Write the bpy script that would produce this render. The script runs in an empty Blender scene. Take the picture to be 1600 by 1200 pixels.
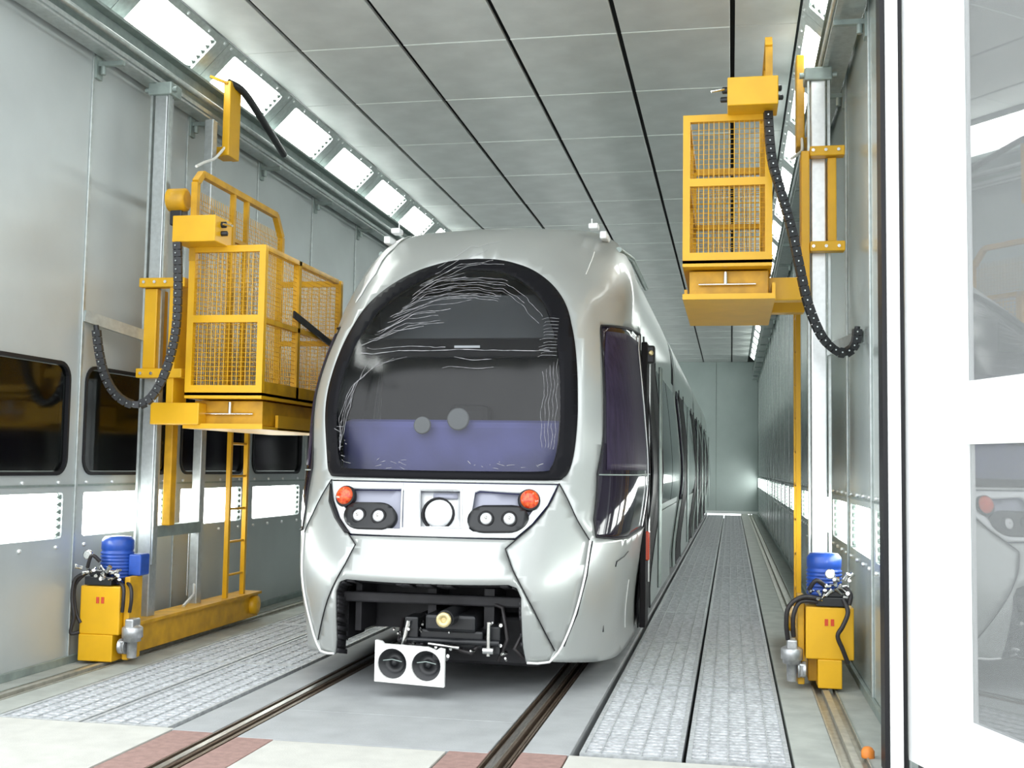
import bpy, bmesh, math, random
import numpy as np
from mathutils import Vector, Matrix
from mathutils.geometry import delaunay_2d_cdt
random.seed(7)
C = bpy.context.scene
COL = C.collection
PI = math.pi

# ------------------------------------------------------------------ camera
cam = bpy.data.cameras.new('camera')
cam.sensor_width = 36.0
cam.lens = 1780.0/1600.0*36.0
cam.clip_start = .05; cam.clip_end = 300
camo = bpy.data.objects.new('camera', cam); COL.objects.link(camo)
RX = Vector((0.98190647, 0.18869313, 0.01595578))
RD = Vector((0.001933, 0.07426698, -0.99723652))
RF = Vector((-0.18935667, 0.97922383, 0.07255848))
mw = Matrix(((RX.x, -RD.x, -RF.x, 1.71), (RX.y, -RD.y, -RF.y, 0.0), (RX.z, -RD.z, -RF.z, 1.31), (0, 0, 0, 1)))
camo.matrix_world = mw
C.camera = camo

# ------------------------------------------------------------------ world, exposure
w = bpy.data.worlds.new('overcast_sky'); C.world = w; w.use_nodes = True
bg = w.node_tree.nodes['Background']
bg.inputs[0].default_value = (0.93, 0.97, 1.0, 1); bg.inputs[1].default_value = 2.7
C.view_settings.view_transform = 'Standard'; C.view_settings.look = 'None'
C.view_settings.exposure = 0.22; C.view_settings.gamma = 1.0
C.view_settings.use_curve_mapping = False
LAMP = 10.0       # radiance of the fluorescent light panels

# ------------------------------------------------------------------ materials
def mat(name, col, rough=.5, metal=0., noise=0., nscale=20., bump=0., bscale=60., emit=None, es=1., spec=.5, coat=0., stretch=None, col2=None):
    m = bpy.data.materials.new(name); m.use_nodes = True
    nt = m.node_tree; p = nt.nodes['Principled BSDF']
    p.inputs['Base Color'].default_value = (*col, 1)
    p.inputs['Roughness'].default_value = rough
    p.inputs['Metallic'].default_value = metal
    p.inputs['Specular IOR Level'].default_value = spec
    p.inputs['Coat Weight'].default_value = coat
    p.inputs['Coat Roughness'].default_value = .08
    if noise or bump:
        tc = nt.nodes.new('ShaderNodeTexCoord'); mp = nt.nodes.new('ShaderNodeMapping')
        nt.links.new(tc.outputs['Object'], mp.inputs[0])
        if stretch: mp.inputs['Scale'].default_value = stretch
    if noise:
        n = nt.nodes.new('ShaderNodeTexNoise'); n.inputs['Scale'].default_value = nscale; n.inputs['Detail'].default_value = 6
        nt.links.new(mp.outputs[0], n.inputs[0])
        r = nt.nodes.new('ShaderNodeValToRGB')
        c2 = col2 or tuple(max(0, c*(1-noise)) for c in col)
        r.color_ramp.elements[0].color = (*c2, 1); r.color_ramp.elements[0].position = .35
        r.color_ramp.elements[1].color = (*[min(1, c*(1+noise*.5)) for c in col], 1); r.color_ramp.elements[1].position = .65
        nt.links.new(n.outputs[0], r.inputs[0]); nt.links.new(r.outputs[0], p.inputs['Base Color'])
    if bump:
        n = nt.nodes.new('ShaderNodeTexNoise'); n.inputs['Scale'].default_value = bscale; n.inputs['Detail'].default_value = 4
        nt.links.new(mp.outputs[0], n.inputs[0])
        b = nt.nodes.new('ShaderNodeBump'); b.inputs['Strength'].default_value = bump; b.inputs['Distance'].default_value = .01
        nt.links.new(n.outputs[0], b.inputs['Height']); nt.links.new(b.outputs[0], p.inputs['Normal'])
    if emit:
        p.inputs['Emission Color'].default_value = (*emit, 1); p.inputs['Emission Strength'].default_value = es
    return m

def glass(name, tint, gloss=.25, rough=.03):
    m = bpy.data.materials.new(name); m.use_nodes = True; nt = m.node_tree; nt.nodes.clear()
    o = nt.nodes.new('ShaderNodeOutputMaterial'); mx = nt.nodes.new('ShaderNodeMixShader')
    t = nt.nodes.new('ShaderNodeBsdfTransparent'); g = nt.nodes.new('ShaderNodeBsdfGlossy')
    f = nt.nodes.new('ShaderNodeFresnel'); f.inputs[0].default_value = 1.5
    ma = nt.nodes.new('ShaderNodeMath'); ma.operation = 'MAXIMUM'; ma.inputs[1].default_value = gloss
    t.inputs[0].default_value = (*tint, 1); g.inputs['Roughness'].default_value = rough
    nt.links.new(f.outputs[0], ma.inputs[0]); nt.links.new(ma.outputs[0], mx.inputs[0])
    nt.links.new(t.outputs[0], mx.inputs[1]); nt.links.new(g.outputs[0], mx.inputs[2]); nt.links.new(mx.outputs[0], o.inputs[0])
    return m

M = {}
M['wall'] = mat('galvanised_wall', (.50, .54, .54), .42, .35, noise=.07, nscale=1.5, bump=.05, bscale=3)
M['wallr'] = mat('galvanised_wall_smooth', (.50, .56, .54), .25, .5, noise=.06, nscale=1.2, bump=.12, bscale=2)
M['backwall'] = mat('rear_wall_steel', (.42, .49, .47), .45, .2, noise=.05, nscale=2)
M['ceil'] = mat('ceiling_steel', (.56, .58, .57), .5, .15, noise=.09, nscale=3)
M['seam'] = mat('black_joint', (.012, .014, .014), .7)
M['strip'] = mat('bright_joint_strip', (.8, .84, .82), .3, .3)
M['mast'] = mat('mast_profile', (.50, .53, .53), .3, .6, noise=.10, nscale=30)
M['galv'] = mat('galvanised_steel', (.52, .56, .55), .35, .7, noise=.12, nscale=25)
M['galvd'] = mat('weathered_galvanised_beam', (.32, .38, .36), .45, .5, noise=.15, nscale=12)
M['alu'] = mat('bright_aluminium', (.80, .82, .82), .28, .6, noise=.06, nscale=30)
M['lampf'] = mat('lamp_housing', (.45, .50, .48), .4, .4)
M['lamp'] = mat('fluorescent_panel', (1, 1, 1), .5, emit=(.96, 1.0, .97), es=LAMP)
M['socket'] = mat('lamp_socket', (.16, .20, .18), .5)
M['conc'] = mat('grey_floor_concrete', (.35, .365, .37), .75, noise=.10, nscale=5, bump=.15, bscale=90)
M['concl'] = mat('dusty_floor_border', (.37, .39, .36), .8, noise=.14, nscale=6, bump=.1, bscale=80)
M['apron'] = mat('pale_apron_concrete', (.50, .50, .46), .85, noise=.08, nscale=8, bump=.2, bscale=120)
M['pit'] = mat('pit_dark', (.02, .022, .022), .9)
M['grate'] = mat('grating_steel', (.44, .46, .47), .5, .1, noise=.25, nscale=30)
M['filter'] = mat('filter_mat', (.60, .61, .63), .9, noise=.4, nscale=45, bump=.4, bscale=150)
M['rail'] = mat('rail_steel_brown', (.17, .125, .09), .4, .6, noise=.35, nscale=20, stretch=(8, .6, 8))
M['railt'] = mat('rail_worn_top', (.42, .40, .37), .3, .8, noise=.3, nscale=20, stretch=(8, .6, 8))
M['crail'] = mat('crane_rail', (.45, .44, .38), .4, .5, noise=.2, nscale=15)
M['brick'] = mat('red_brown_filler', (.30, .19, .165), .85, noise=.15, nscale=25, bump=.2, bscale=120)
M['yel'] = mat('yellow_paint', (.72, .39, .004), .42, 0, noise=.06, nscale=6, coat=.05)
M['yeld'] = mat('yellow_paint_worn', (.62, .33, .006), .5, 0, noise=.22, nscale=8, coat=.1)
M['blue'] = mat('blue_motor_paint', (.015, .07, .36), .38, 0, noise=.15, nscale=18, coat=.2)
M['chain'] = mat('black_plastic_chain', (.012, .013, .015), .45)
M['hose'] = mat('rubber_hose', (.018, .015, .016), .5)
M['chrome'] = mat('chrome', (.75, .75, .73), .2, 1)
M['pump'] = mat('cast_aluminium', (.50, .51, .52), .35, .7, noise=.2, nscale=30)
M['black'] = mat('black_plastic', (.012, .013, .015), .35)
M['dark'] = mat('dark_underframe', (.018, .017, .020), .6, 0, noise=.4, nscale=10)
M['gasket'] = mat('black_gasket', (.010, .010, .012), .45, spec=.3)
M['wsframe'] = mat('windscreen_surround_black', (.006, .006, .008), .5, 0, spec=.12)
M['cover'] = mat('dark_purple_window_film', (.030, .022, .045), .55, 0, spec=.15, noise=.3, nscale=6, bump=.3, bscale=12, stretch=(6, 6, .8))
M['doordark'] = mat('dark_door_opening', (.012, .011, .012), .5, 0, spec=.12)
M['silver'] = mat('silver_tram_paint', (.45, .47, .455), .36, .40, noise=.03, nscale=3, coat=.35)
M['silverl'] = mat('white_undercoat_panel', (.80, .82, .83), .4, .05, coat=.2)
M['side'] = mat('silver_car_side', (.38, .43, .41), .33, .5, coat=.3)
M['sideglass'] = mat('dark_side_glass', (.016, .012, .022), .07, 0, spec=.5)
M['pocket'] = mat('lamp_pocket_grey', (.32, .33, .40), .45, .1)
M['trim'] = mat('white_edge_trim', (.85, .86, .84), .3, .1)
M['red'] = mat('red_indicator_lens', (.50, .02, .006), .15, 0, coat=.4, noise=.3, nscale=60, col2=(.75, .14, .03))
M['amber'] = mat('amber_red_lens', (.55, .06, .02), .2, 0, coat=.5)
M['lens'] = mat('clear_headlamp_lens', (.85, .87, .88), .12, .2, coat=.8, bump=.5, bscale=150)
M['bluec'] = mat('blue_dashboard_cover', (.11, .12, .36), .6, noise=.2, nscale=5, bump=.2, bscale=8)
M['cab'] = mat('cab_lining_grey', (.11, .115, .11), .7, noise=.15, nscale=4)
M['cabd'] = mat('cab_dark', (.02, .02, .02), .7)
M['cabg'] = mat('blind_grey_green', (.17, .19, .185), .6)
M['film'] = mat('clear_film_crease', (.42, .42, .44), .25, 0, spec=.8)
M['white'] = mat('white_door_paint', (.88, .89, .89), .4)
M['whitep'] = mat('white_plate', (.86, .86, .83), .4)
M['brass'] = mat('brass_ring', (.70, .58, .30), .35, .6)
M['facade'] = mat('pale_facade', (.62, .64, .64), .7, noise=.05, nscale=3)
M['corr'] = mat('corridor_grey', (.20, .22, .21), .8, noise=.3, nscale=1.5)
M['orange'] = mat('orange_plastic', (.7, .22, .03), .5)
M['ws'] = glass('windscreen_glass', (.72, .72, .74), .04, .16)
M['pane'] = glass('tinted_pane', (.45, .50, .49), .04, .10)
M['doorglass'] = glass('door_glass', (.93, .95, .95), .30, .015)
def pale_veil(m, k):  # pale diffuse mix puts the pane's bright look into its colour
    nt = m.node_tree; o = nt.nodes['Material Output']; a = o.inputs[0].links[0].from_socket
    d = nt.nodes.new('ShaderNodeBsdfDiffuse'); d.inputs[0].default_value = (.8, .82, .82, 1)
    x = nt.nodes.new('ShaderNodeMixShader'); n = nt.nodes.new('ShaderNodeTexNoise'); n.inputs['Scale'].default_value = 90
    mr = nt.nodes.new('ShaderNodeMapRange'); mr.inputs[3].default_value = k*.8; mr.inputs[4].default_value = k*1.2
    nt.links.new(n.outputs[0], mr.inputs[0]); nt.links.new(mr.outputs[0], x.inputs[0])
    nt.links.new(a, x.inputs[1]); nt.links.new(d.outputs[0], x.inputs[2]); nt.links.new(x.outputs[0], o.inputs[0])
pale_veil(M['doorglass'], .12)

# ------------------------------------------------------------------ mesh builder
class MB:
    def __init__(s, f=None): s.v = []; s.f = []; s.sm = []; s.map = f
    def add(s, vs, fs, smooth=False):
        n = len(s.v); s.v += [tuple(v) for v in vs]
        for f in fs: s.f.append(tuple(i+n for i in f)); s.sm.append(smooth)
        return s
    def box(s, x0, x1, y0, y1, z0, z1, b=0.):
        if x0 > x1: x0, x1 = x1, x0
        if y0 > y1: y0, y1 = y1, y0
        if z0 > z1: z0, z1 = z1, z0
        if b <= 0:
            v = [(x, y, z) for x in (x0, x1) for y in (y0, y1) for z in (z0, z1)]
            return s.add(v, [(0,1,3,2),(4,6,7,5),(0,4,5,1),(2,3,7,6),(0,2,6,4),(1,5,7,3)])
        bm = bmesh.new(); bmesh.ops.create_cube(bm, size=1)
        for q in bm.verts: q.co = Vector(((x0+x1)/2+q.co.x*(x1-x0), (y0+y1)/2+q.co.y*(y1-y0), (z0+z1)/2+q.co.z*(z1-z0)))
        bmesh.ops.bevel(bm, geom=bm.edges[:], offset=b, segments=2, affect='EDGES', profile=.5)
        bm.verts.index_update()
        s.add([tuple(q.co) for q in bm.verts], [tuple(q.index for q in f.verts) for f in bm.faces]); bm.free(); return s
    def beam(s, a, b, wd, ht=None, up=(0,0,1)):       # rectangular bar from a to b
        ht = ht or wd; a = Vector(a); b = Vector(b); d = (b-a).normalized(); u = Vector(up)
        if abs(d.dot(u)) > .98: u = Vector((1,0,0))
        r = d.cross(u).normalized(); u = r.cross(d)
        vs = [p+r*sx*wd/2+u*sz*ht/2 for p in (a, b) for sx, sz in ((-1,-1),(1,-1),(1,1),(-1,1))]
        return s.add(vs, [(0,1,2,3),(7,6,5,4),(0,4,5,1),(1,5,6,2),(2,6,7,3),(3,7,4,0)])
    def tube(s, pts, r, n=8, caps=True, smooth=True):
        pts = [Vector(p) for p in pts]; rs = r if isinstance(r, (list, tuple)) else [r]*len(pts)
        vs = []; prev = None
        for i, p in enumerate(pts):
            d = (pts[min(i+1, len(pts)-1)]-pts[max(i-1, 0)]).normalized()
            if prev is None: u = Vector((0,0,1)) if abs(d.z) < .9 else Vector((1,0,0))
            else: u = prev
            a = d.cross(u).normalized(); u = a.cross(d).normalized(); prev = u
            for k in range(n):
                t = 2*PI*k/n; vs.append(p+(a*math.cos(t)+u*math.sin(t))*rs[i])
        m = len(pts); fs = [(i*n+k, i*n+(k+1)%n, (i+1)*n+(k+1)%n, (i+1)*n+k) for i in range(m-1) for k in range(n)]
        s.add(vs, fs, smooth)
        if caps: 
            s.add(vs[:n], [tuple(range(n))[::-1]]); s.add(vs[-n:], [tuple(range(n))])
        return s
    def cyl(s, a, b, r, n=20, r2=None): return s.tube([a, b], [r, r if r2 is None else r2], n)
    def lathe(s, base, axis, prof, n=24):             # prof: (distance along axis, radius)
        a = Vector(base); d = Vector(axis).normalized()
        return s.tube([a+d*(h+1e-5*i) for i, (h, _) in enumerate(prof)], [max(q, 1e-4) for _, q in prof], n) if False else s._lathe(a, d, prof, n)
    def _lathe(s, a, d, prof, n):
        u = Vector((0,0,1)) if abs(d.z) < .9 else Vector((1,0,0)); r = d.cross(u).normalized(); u = r.cross(d)
        vs = [a+d*h+(r*math.cos(2*PI*k/n)+u*math.sin(2*PI*k/n))*max(q, 1e-4) for h, q in prof for k in range(n)]
        fs = [(i*n+k, i*n+(k+1)%n, (i+1)*n+(k+1)%n, (i+1)*n+k) for i in range(len(prof)-1) for k in range(n)]
        s.add(vs, fs, True); s.add(vs[:n], [tuple(range(n))[::-1]]); s.add(vs[-n:], [tuple(range(n))]); return s
    def prism(s, poly, f0, f1):                        # poly 2D, f0/f1 map (u,v) -> point on the two sides
        n = len(poly); vs = [f0(*p) for p in poly]+[f1(*p) for p in poly]
        return s.add(vs, [tuple(range(n))[::-1], tuple(range(n, 2*n))]+[(i, (i+1)%n, n+(i+1)%n, n+i) for i in range(n)])
    def mesh(s, name, m):
        me = bpy.data.meshes.new(name)
        vs = [s.map(*v) for v in s.v] if s.map else s.v
        me.from_pydata(vs, [], s.f); me.materials.append(m)
        me.polygons.foreach_set('use_smooth', s.sm)
        bm = bmesh.new(); bm.from_mesh(me); bmesh.ops.recalc_face_normals(bm, faces=bm.faces); bm.to_mesh(me); bm.free()
        me.update(); return me
    def build(s, name, m, parent=None, **kw): return link(name, s.mesh(name, m), parent, **kw)

def link(name, me, parent=None, loc=None, label=None, cat=None, group=None, kind=None):
    o = bpy.data.objects.new(name, me); COL.objects.link(o)
    if parent is not None: o.parent = parent
    if loc is not None: o.location = loc
    for k, q in (('label', label), ('category', cat), ('group', group), ('kind', kind)):
        if q: o[k] = q
    return o
def empty(name, loc=(0,0,0), **kw):
    o = link(name, None, None, **kw); o.location = loc; o.empty_display_size = .1; return o
# parts are built in world coordinates: shift them under an Empty placed at the thing's base
def settle(root):
    L = root.location.copy()
    for ch in root.children:
        if ch.type == 'MESH': ch.location = ch.location-L
        elif ch.type == 'EMPTY': ch.location = ch.location-L

def smooth(p, k=5):
    p = [Vector(q) for q in p]; out = []
    for i in range(len(p)-1):
        a = p[max(i-1, 0)]; b = p[i]; c = p[i+1]; d = p[min(i+2, len(p)-1)]
        for j in range(k):
            t = j/k; out.append(.5*((2*b)+(c-a)*t+(2*a-5*b+4*c-d)*t*t+(3*b-a-3*c+d)*t**3))
    out.append(p[-1]); return out
def rrect(x0, x1, z0, z1, r, n=5):
    p = []
    for cx, cz, a in ((x1-r, z1-r, 0), (x0+r, z1-r, 90), (x0+r, z0+r, 180), (x1-r, z0+r, 270)):
        for i in range(n+1):
            t = math.radians(a+90*i/n); p.append((cx+r*math.cos(t), cz+r*math.sin(t)))
    return p
def inside(P, poly):
    P = np.asarray(P); x, y = P[:, 0], P[:, 1]; r = np.zeros(len(P), bool); n = len(poly)
    for i in range(n):
        x0, y0 = poly[i]; x1, y1 = poly[(i+1) % n]
        if y0 == y1: continue
        c = ((y0 > y) != (y1 > y)) & (x < (x1-x0)*(y-y0)/(y1-y0)+x0); r ^= c
    return r
def dens(poly, d, closed=True):
    out = []; n = len(poly)
    for i in range(n if closed else n-1):
        a = poly[i]; b = poly[(i+1) % n]; L = math.hypot(b[0]-a[0], b[1]-a[1]); k = max(1, int(math.ceil(L/d)))
        out += [(a[0]+(b[0]-a[0])*j/k, a[1]+(b[1]-a[1])*j/k) for j in range(k)]
    if not closed: out.append(poly[-1])
    return out
def cdt(outer, holes=(), grid=None, d=None):
    pts = []; edges = []
    for lp in [outer]+list(holes):
        lp = dens(lp, d) if d else lp; k = len(pts); pts += lp; edges += [(k+i, k+(i+1) % len(lp)) for i in range(len(lp))]
    if grid:
        xs = [p[0] for p in outer]; ys = [p[1] for p in outer]
        gx = np.arange(min(xs), max(xs), grid[0]); gy = np.arange(min(ys), max(ys), grid[1])
        G = np.array([(a+1e-4*random.random(), b+1e-4*random.random()) for a in gx for b in gy])
        B = np.array(pts)
        if len(G):
            k = inside(G, outer)
            for h in holes: k &= ~inside(G, h)
            G = G[k]
            if len(G):
                dm = np.full(len(G), 9.)
                for i in range(0, len(B), 400):
                    q = B[i:i+400]; dm = np.minimum(dm, np.min(np.hypot(G[:, None, 0]-q[None, :, 0], G[:, None, 1]-q[None, :, 1]), axis=1))
                G = G[dm > min(grid)*.45]
            pts = pts+[tuple(g) for g in G]
    v, e, f, *_ = delaunay_2d_cdt([Vector(p) for p in pts], edges, [], 0, 1e-6)
    v = [(q.x, q.y) for q in v]; f = [tuple(t) for t in f]
    cen = np.array([(sum(v[i][0] for i in t)/3, sum(v[i][1] for i in t)/3) for t in f])
    k = inside(cen, outer)
    for h in holes: k &= ~inside(cen, h)
    f = [t for t, q in zip(f, k) if q and abs((v[t[1]][0]-v[t[0]][0])*(v[t[2]][1]-v[t[0]][1])-(v[t[2]][0]-v[t[0]][0])*(v[t[1]][1]-v[t[0]][1])) > 1e-7]
    used = sorted({i for t in f for i in t}); mp = {i: j for j, i in enumerate(used)}
    return [v[i] for i in used], [tuple(mp[i] for i in t) for t in f]
def plate(outer, holes, f0, f1):
    """flat plate with real holes and thickness, as an MB"""
    v, f = cdt(outer, holes); m = MB(); n = len(v)
    m.add([f0(*p) for p in v], f); m.add([f1(*p) for p in v], [t[::-1] for t in f])
    for lp in [outer]+list(holes):
        k = len(lp); m.add([f0(*p) for p in lp]+[f1(*p) for p in lp], [(i, (i+1) % k, k+(i+1) % k, k+i) for i in range(k)])
    return m

# ------------------------------------------------------------------ booth shell
HW = 2.5; ZC = 4.62; YE = 35.4; Y0 = 5.44; PITCH = 1.36; NP = 22
seams = [Y0+PITCH*i for i in range(NP+1)]

floor = MB().box(-2.7, 2.7, 5.3, YE, -.30, -.14).build('floor', M['pit'], kind='structure')
def strip(x0, x1, y0, y1, m, name='floor_slab', z=0., th=.14, b=.004):
    return MB().box(x0, x1, y0, y1, z-th, z, b).build(name, m, floor)
YT = 5.32
for s in (-1, 1):
    strip(s*2.5, s*2.33, YT, YE, M['concl']); strip(s*1.99, s*2.19, YT, YE, M['concl'])
    strip(s*.765, s*.985, YT-.04, YE, M['conc'])
    MB().box(s*2.33, s*2.325, YT, YE, -.1, .006).build('joint_strip', M['galvd'], floor)
for a, b in ((YT-.1, 5.86), (5.865, 8.9), (8.905, 12.9), (12.905, 17), (17.005, 23), (23.005, YE)):
    strip(-.615, .615, a, b, M['conc'])
# apron outside the booth
apron = MB().box(-9, -.985, -4, YT-.01, -.3, 0).box(-.42, .42, -4, YT-.12, -.3, 0).box(.985, 9, -4, YT-.05, -.3, 0).box(-9, 9, -14, -4, -.3, 0).build('ground', M['apron'], kind='structure')
for s in (-1, 1):
    for a, b in ((.43, .618), (.762, .975)):
        for k in range(5):
            MB().box(s*a, s*b, YT-.03-(k+1)*1.2, YT-.04-k*1.2, -.15, -.002, .004).build('filler_slab', M['brick'], apron)

# gratings: two rows each side, each panel a piece with its filter mat and joined bars
def grate_meshes(wd, L):
    fr = MB(); t = .022
    fr.box(0, wd, 0, t, -.05, 0).box(0, wd, L-t, L, -.05, 0).box(0, t, t, L-t, -.05, 0).box(wd-t, wd, t, L-t, -.05, 0)
    b = MB(); n = 5
    for i in range(1, n): x = wd*i/n; b.box(x-.003, x+.003, t, L-t, -.04, -.001)
    k = int(L/.06)
    for i in range(1, k): y = L*i/k; b.box(t, wd-t, y-.002, y+.002, -.03, -.002)
    f = MB().box(t, wd-t, t, L-t, -.06, -.008)
    return fr.mesh('grate_frame', M['grate']), b.mesh('bars', M['grate']), f.mesh('filter_mat', M['filter'])
GL = 1.8; GW = .465
gm = grate_meshes(GW, GL-.012)
for x in (-1.975, -1.49, 1.025, 1.51):
    y = YT
    while y < YE-GL:
        g = link('floor_grating', gm[0], floor, (x, y, 0))
        q = link('bars', gm[1], g); q['kind'] = 'stuff'; link('filter_mat', gm[2], g)
        y += GL

# tram rails and crane rails
def groove_rail(x, s):
    r = MB().box(x-.068, x+.068, -1, YE, -.14, -.04)
    r.box(x-.066, x-.058, -1, YE, -.04, -.001).box(x+.058, x+.066, -1, YE, -.04, -.001)
    r.box(x-.045, x+.012, -1, YE, -.04, -.006, .003)
    r.box(x+.040, x+.052, -1, YE, -.04, -.004)
    o = r.build('grooved_rail', M['rail'])
    MB().box(x-.035, x-.002, -1, YE, -.012, -.001, .001).build('rail_head', M['railt'], o)
    return o
for s, t in ((-1, 'brown grooved tram rail under the headlamp test plate, left of the coupler'), (1, 'brown grooved tram rail ending under the right front skirt of the tram')):
    o = groove_rail(s*.69, s); o['label'] = t; o['category'] = 'rail'
for s, t in ((-1, 'thin steel floor rail under the yellow lift beside the windows'), (1, 'thin steel floor rail under the yellow lift beside the open door')):
    r = MB().box(s*2.33, s*2.19, YT, YE, -.14, -.02).box(s*2.285, s*2.245, YT, YE, -.02, .012, .003).box(s*2.33, s*2.32, YT, YE, -.02, .004).box(s*2.20, s*2.19, YT, YE, -.02, .004)
    o = r.build('crane_rail', M['crail'], label=t, cat='rail')

# walls: every sheet is a piece
def wall(s, name):
    root = MB().box(s*2.62, s*2.58, Y0, YE, 0, 4.4).build(name, M['corr'], kind='structure') if s > 0 else empty(name, kind='structure')
    P = PITCH-.006
    lampo = rrect(.10, P-.13, .81, 1.10, .02, 2)
    wino = rrect(.075, P-.125, 1.225, 1.925, .10, 6)
    f0 = lambda y, z: (0, y, z); f1 = lambda y, z: (s*.03, y, z)
    m = M['wall'] if s < 0 else M['wallr']
    low = plate([(0, .0), (P, .0), (P, 1.145), (0, 1.145)], [lampo], f0, f1).mesh('wall_panel', m)
    up = plate([(0, 1.15), (P, 1.15), (P, 4.4), (0, 4.4)], [wino] if s < 0 else [], f0, f1).mesh('wall_panel', m)
    rib = MB().box(0, -s*.012, -.014, .014, .0, 4.35, .003).mesh('seam_rib', M['galv'])
    bolt = MB()
    for y in (.12, .44, .78, 1.16):
        bolt._lathe(Vector((0, y, 1.165)), Vector((-s, 0, 0)), [(0, .011), (.012, .011), (.014, .006)], 8)
        bolt._lathe(Vector((0, y, .755)), Vector((-s, 0, 0)), [(0, .013), (.014, .013), (.016, .006)], 8)
    bolt = bolt.mesh('bolt_row', M['alu'])
    lip = MB().box(0, -s*.006, 0, P, 1.138, 1.152).mesh('joint_strip', M['galvd'])
    for i in range(NP):
        y = seams[i]
        link('wall_panel', low, root, (s*HW, y, 0)); link('wall_panel', up, root, (s*HW, y, 0))
        link('seam_rib', rib, root, (s*HW, y-.003, 0)); link('joint_strip', lip, root, (s*HW, y, 0))
        if i < 12: link('bolt_row', bolt, root, (s*HW, y, 0))['kind'] = 'stuff'
    return root
wl = wall(-1, 'wall_left'); wr = wall(1, 'wall_right')
# windows of the left wall
P = PITCH-.006
wf = plate(rrect(.060, P-.110, 1.210, 1.940, .115, 6), [rrect(.082, P-.132, 1.232, 1.918, .093, 6)], lambda y, z: (.012, y, z), lambda y, z: (-.03, y, z)).mesh('window_frame', M['gasket'])
pn = MB().box(-.018, -.010, .09, P-.14, 1.24, 1.91).mesh('pane', M['pane'])
for i in range(8):
    wq = link('window_%d' % (i+1), wf, None, (-HW, seams[i], 0), kind='structure')
    link('pane', pn, wq)
# side room behind the windows; added gap above the far wall leaks daylight in
MB().box(-4.6, -4.5, Y0-.3, 17, 0, 2.5).build('wall_corridor', M['corr'], kind='structure')
MB().box(-4.5, -2.56, Y0-.3, Y0-.2, 0, 2.6).build('wall_corridor_end', M['corr'], kind='structure')
MB().box(-4.5, -2.56, Y0-.3, 17, 2.6, 2.7).build('ceiling_corridor', M['corr'], kind='structure')
MB().box(-4.5, -2.56, Y0-.3, 17, -.05, 0).build('floor_corridor', M['corr'], kind='structure')
MB().box(-4.1, -3.6, 6.9, 7.4, 0, 1.65, .01).build('steel_cabinet', M['wall'], label='pale steel cabinet in the dim side room behind the first window', cat='cabinet')

# ceiling, coving
ceil = MB().box(-2.6, 2.6, Y0-.1, YE, 4.70, 4.76).build('ceiling', M['seam'], kind='structure')
xs = [-2.2, -1.71, -.86, 0, .86, 1.71, 2.2]
jy = [5.74-.30]+[5.74+1.36*k for k in range(1, 22)]+[YE]
cache = {}
for i in range(6):
    for k in range(len(jy)-1):
        a, b = xs[i]+.018, xs[i+1]-.018; key = (round(b-a, 3), round(jy[k+1]-jy[k], 3))
        if key not in cache: cache[key] = MB().box(0, key[0], .003, key[1]-.003, 0, .03, .004).mesh('ceiling_panel', M['ceil'])
        link('ceiling_panel', cache[key], ceil, (a, jy[k], ZC+.002*random.random()))
        if k > 0 and i > 0 and i < 5 or k > 4:
            kk = 's%.3f' % key[0]
            if kk not in cache: cache[kk] = MB().box(0, key[0], -.006, .006, -.003, .003).mesh('joint_strip', M['strip'])
            if k > 0: link('joint_strip', cache[kk], ceil, (a, jy[k], ZC))
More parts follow.
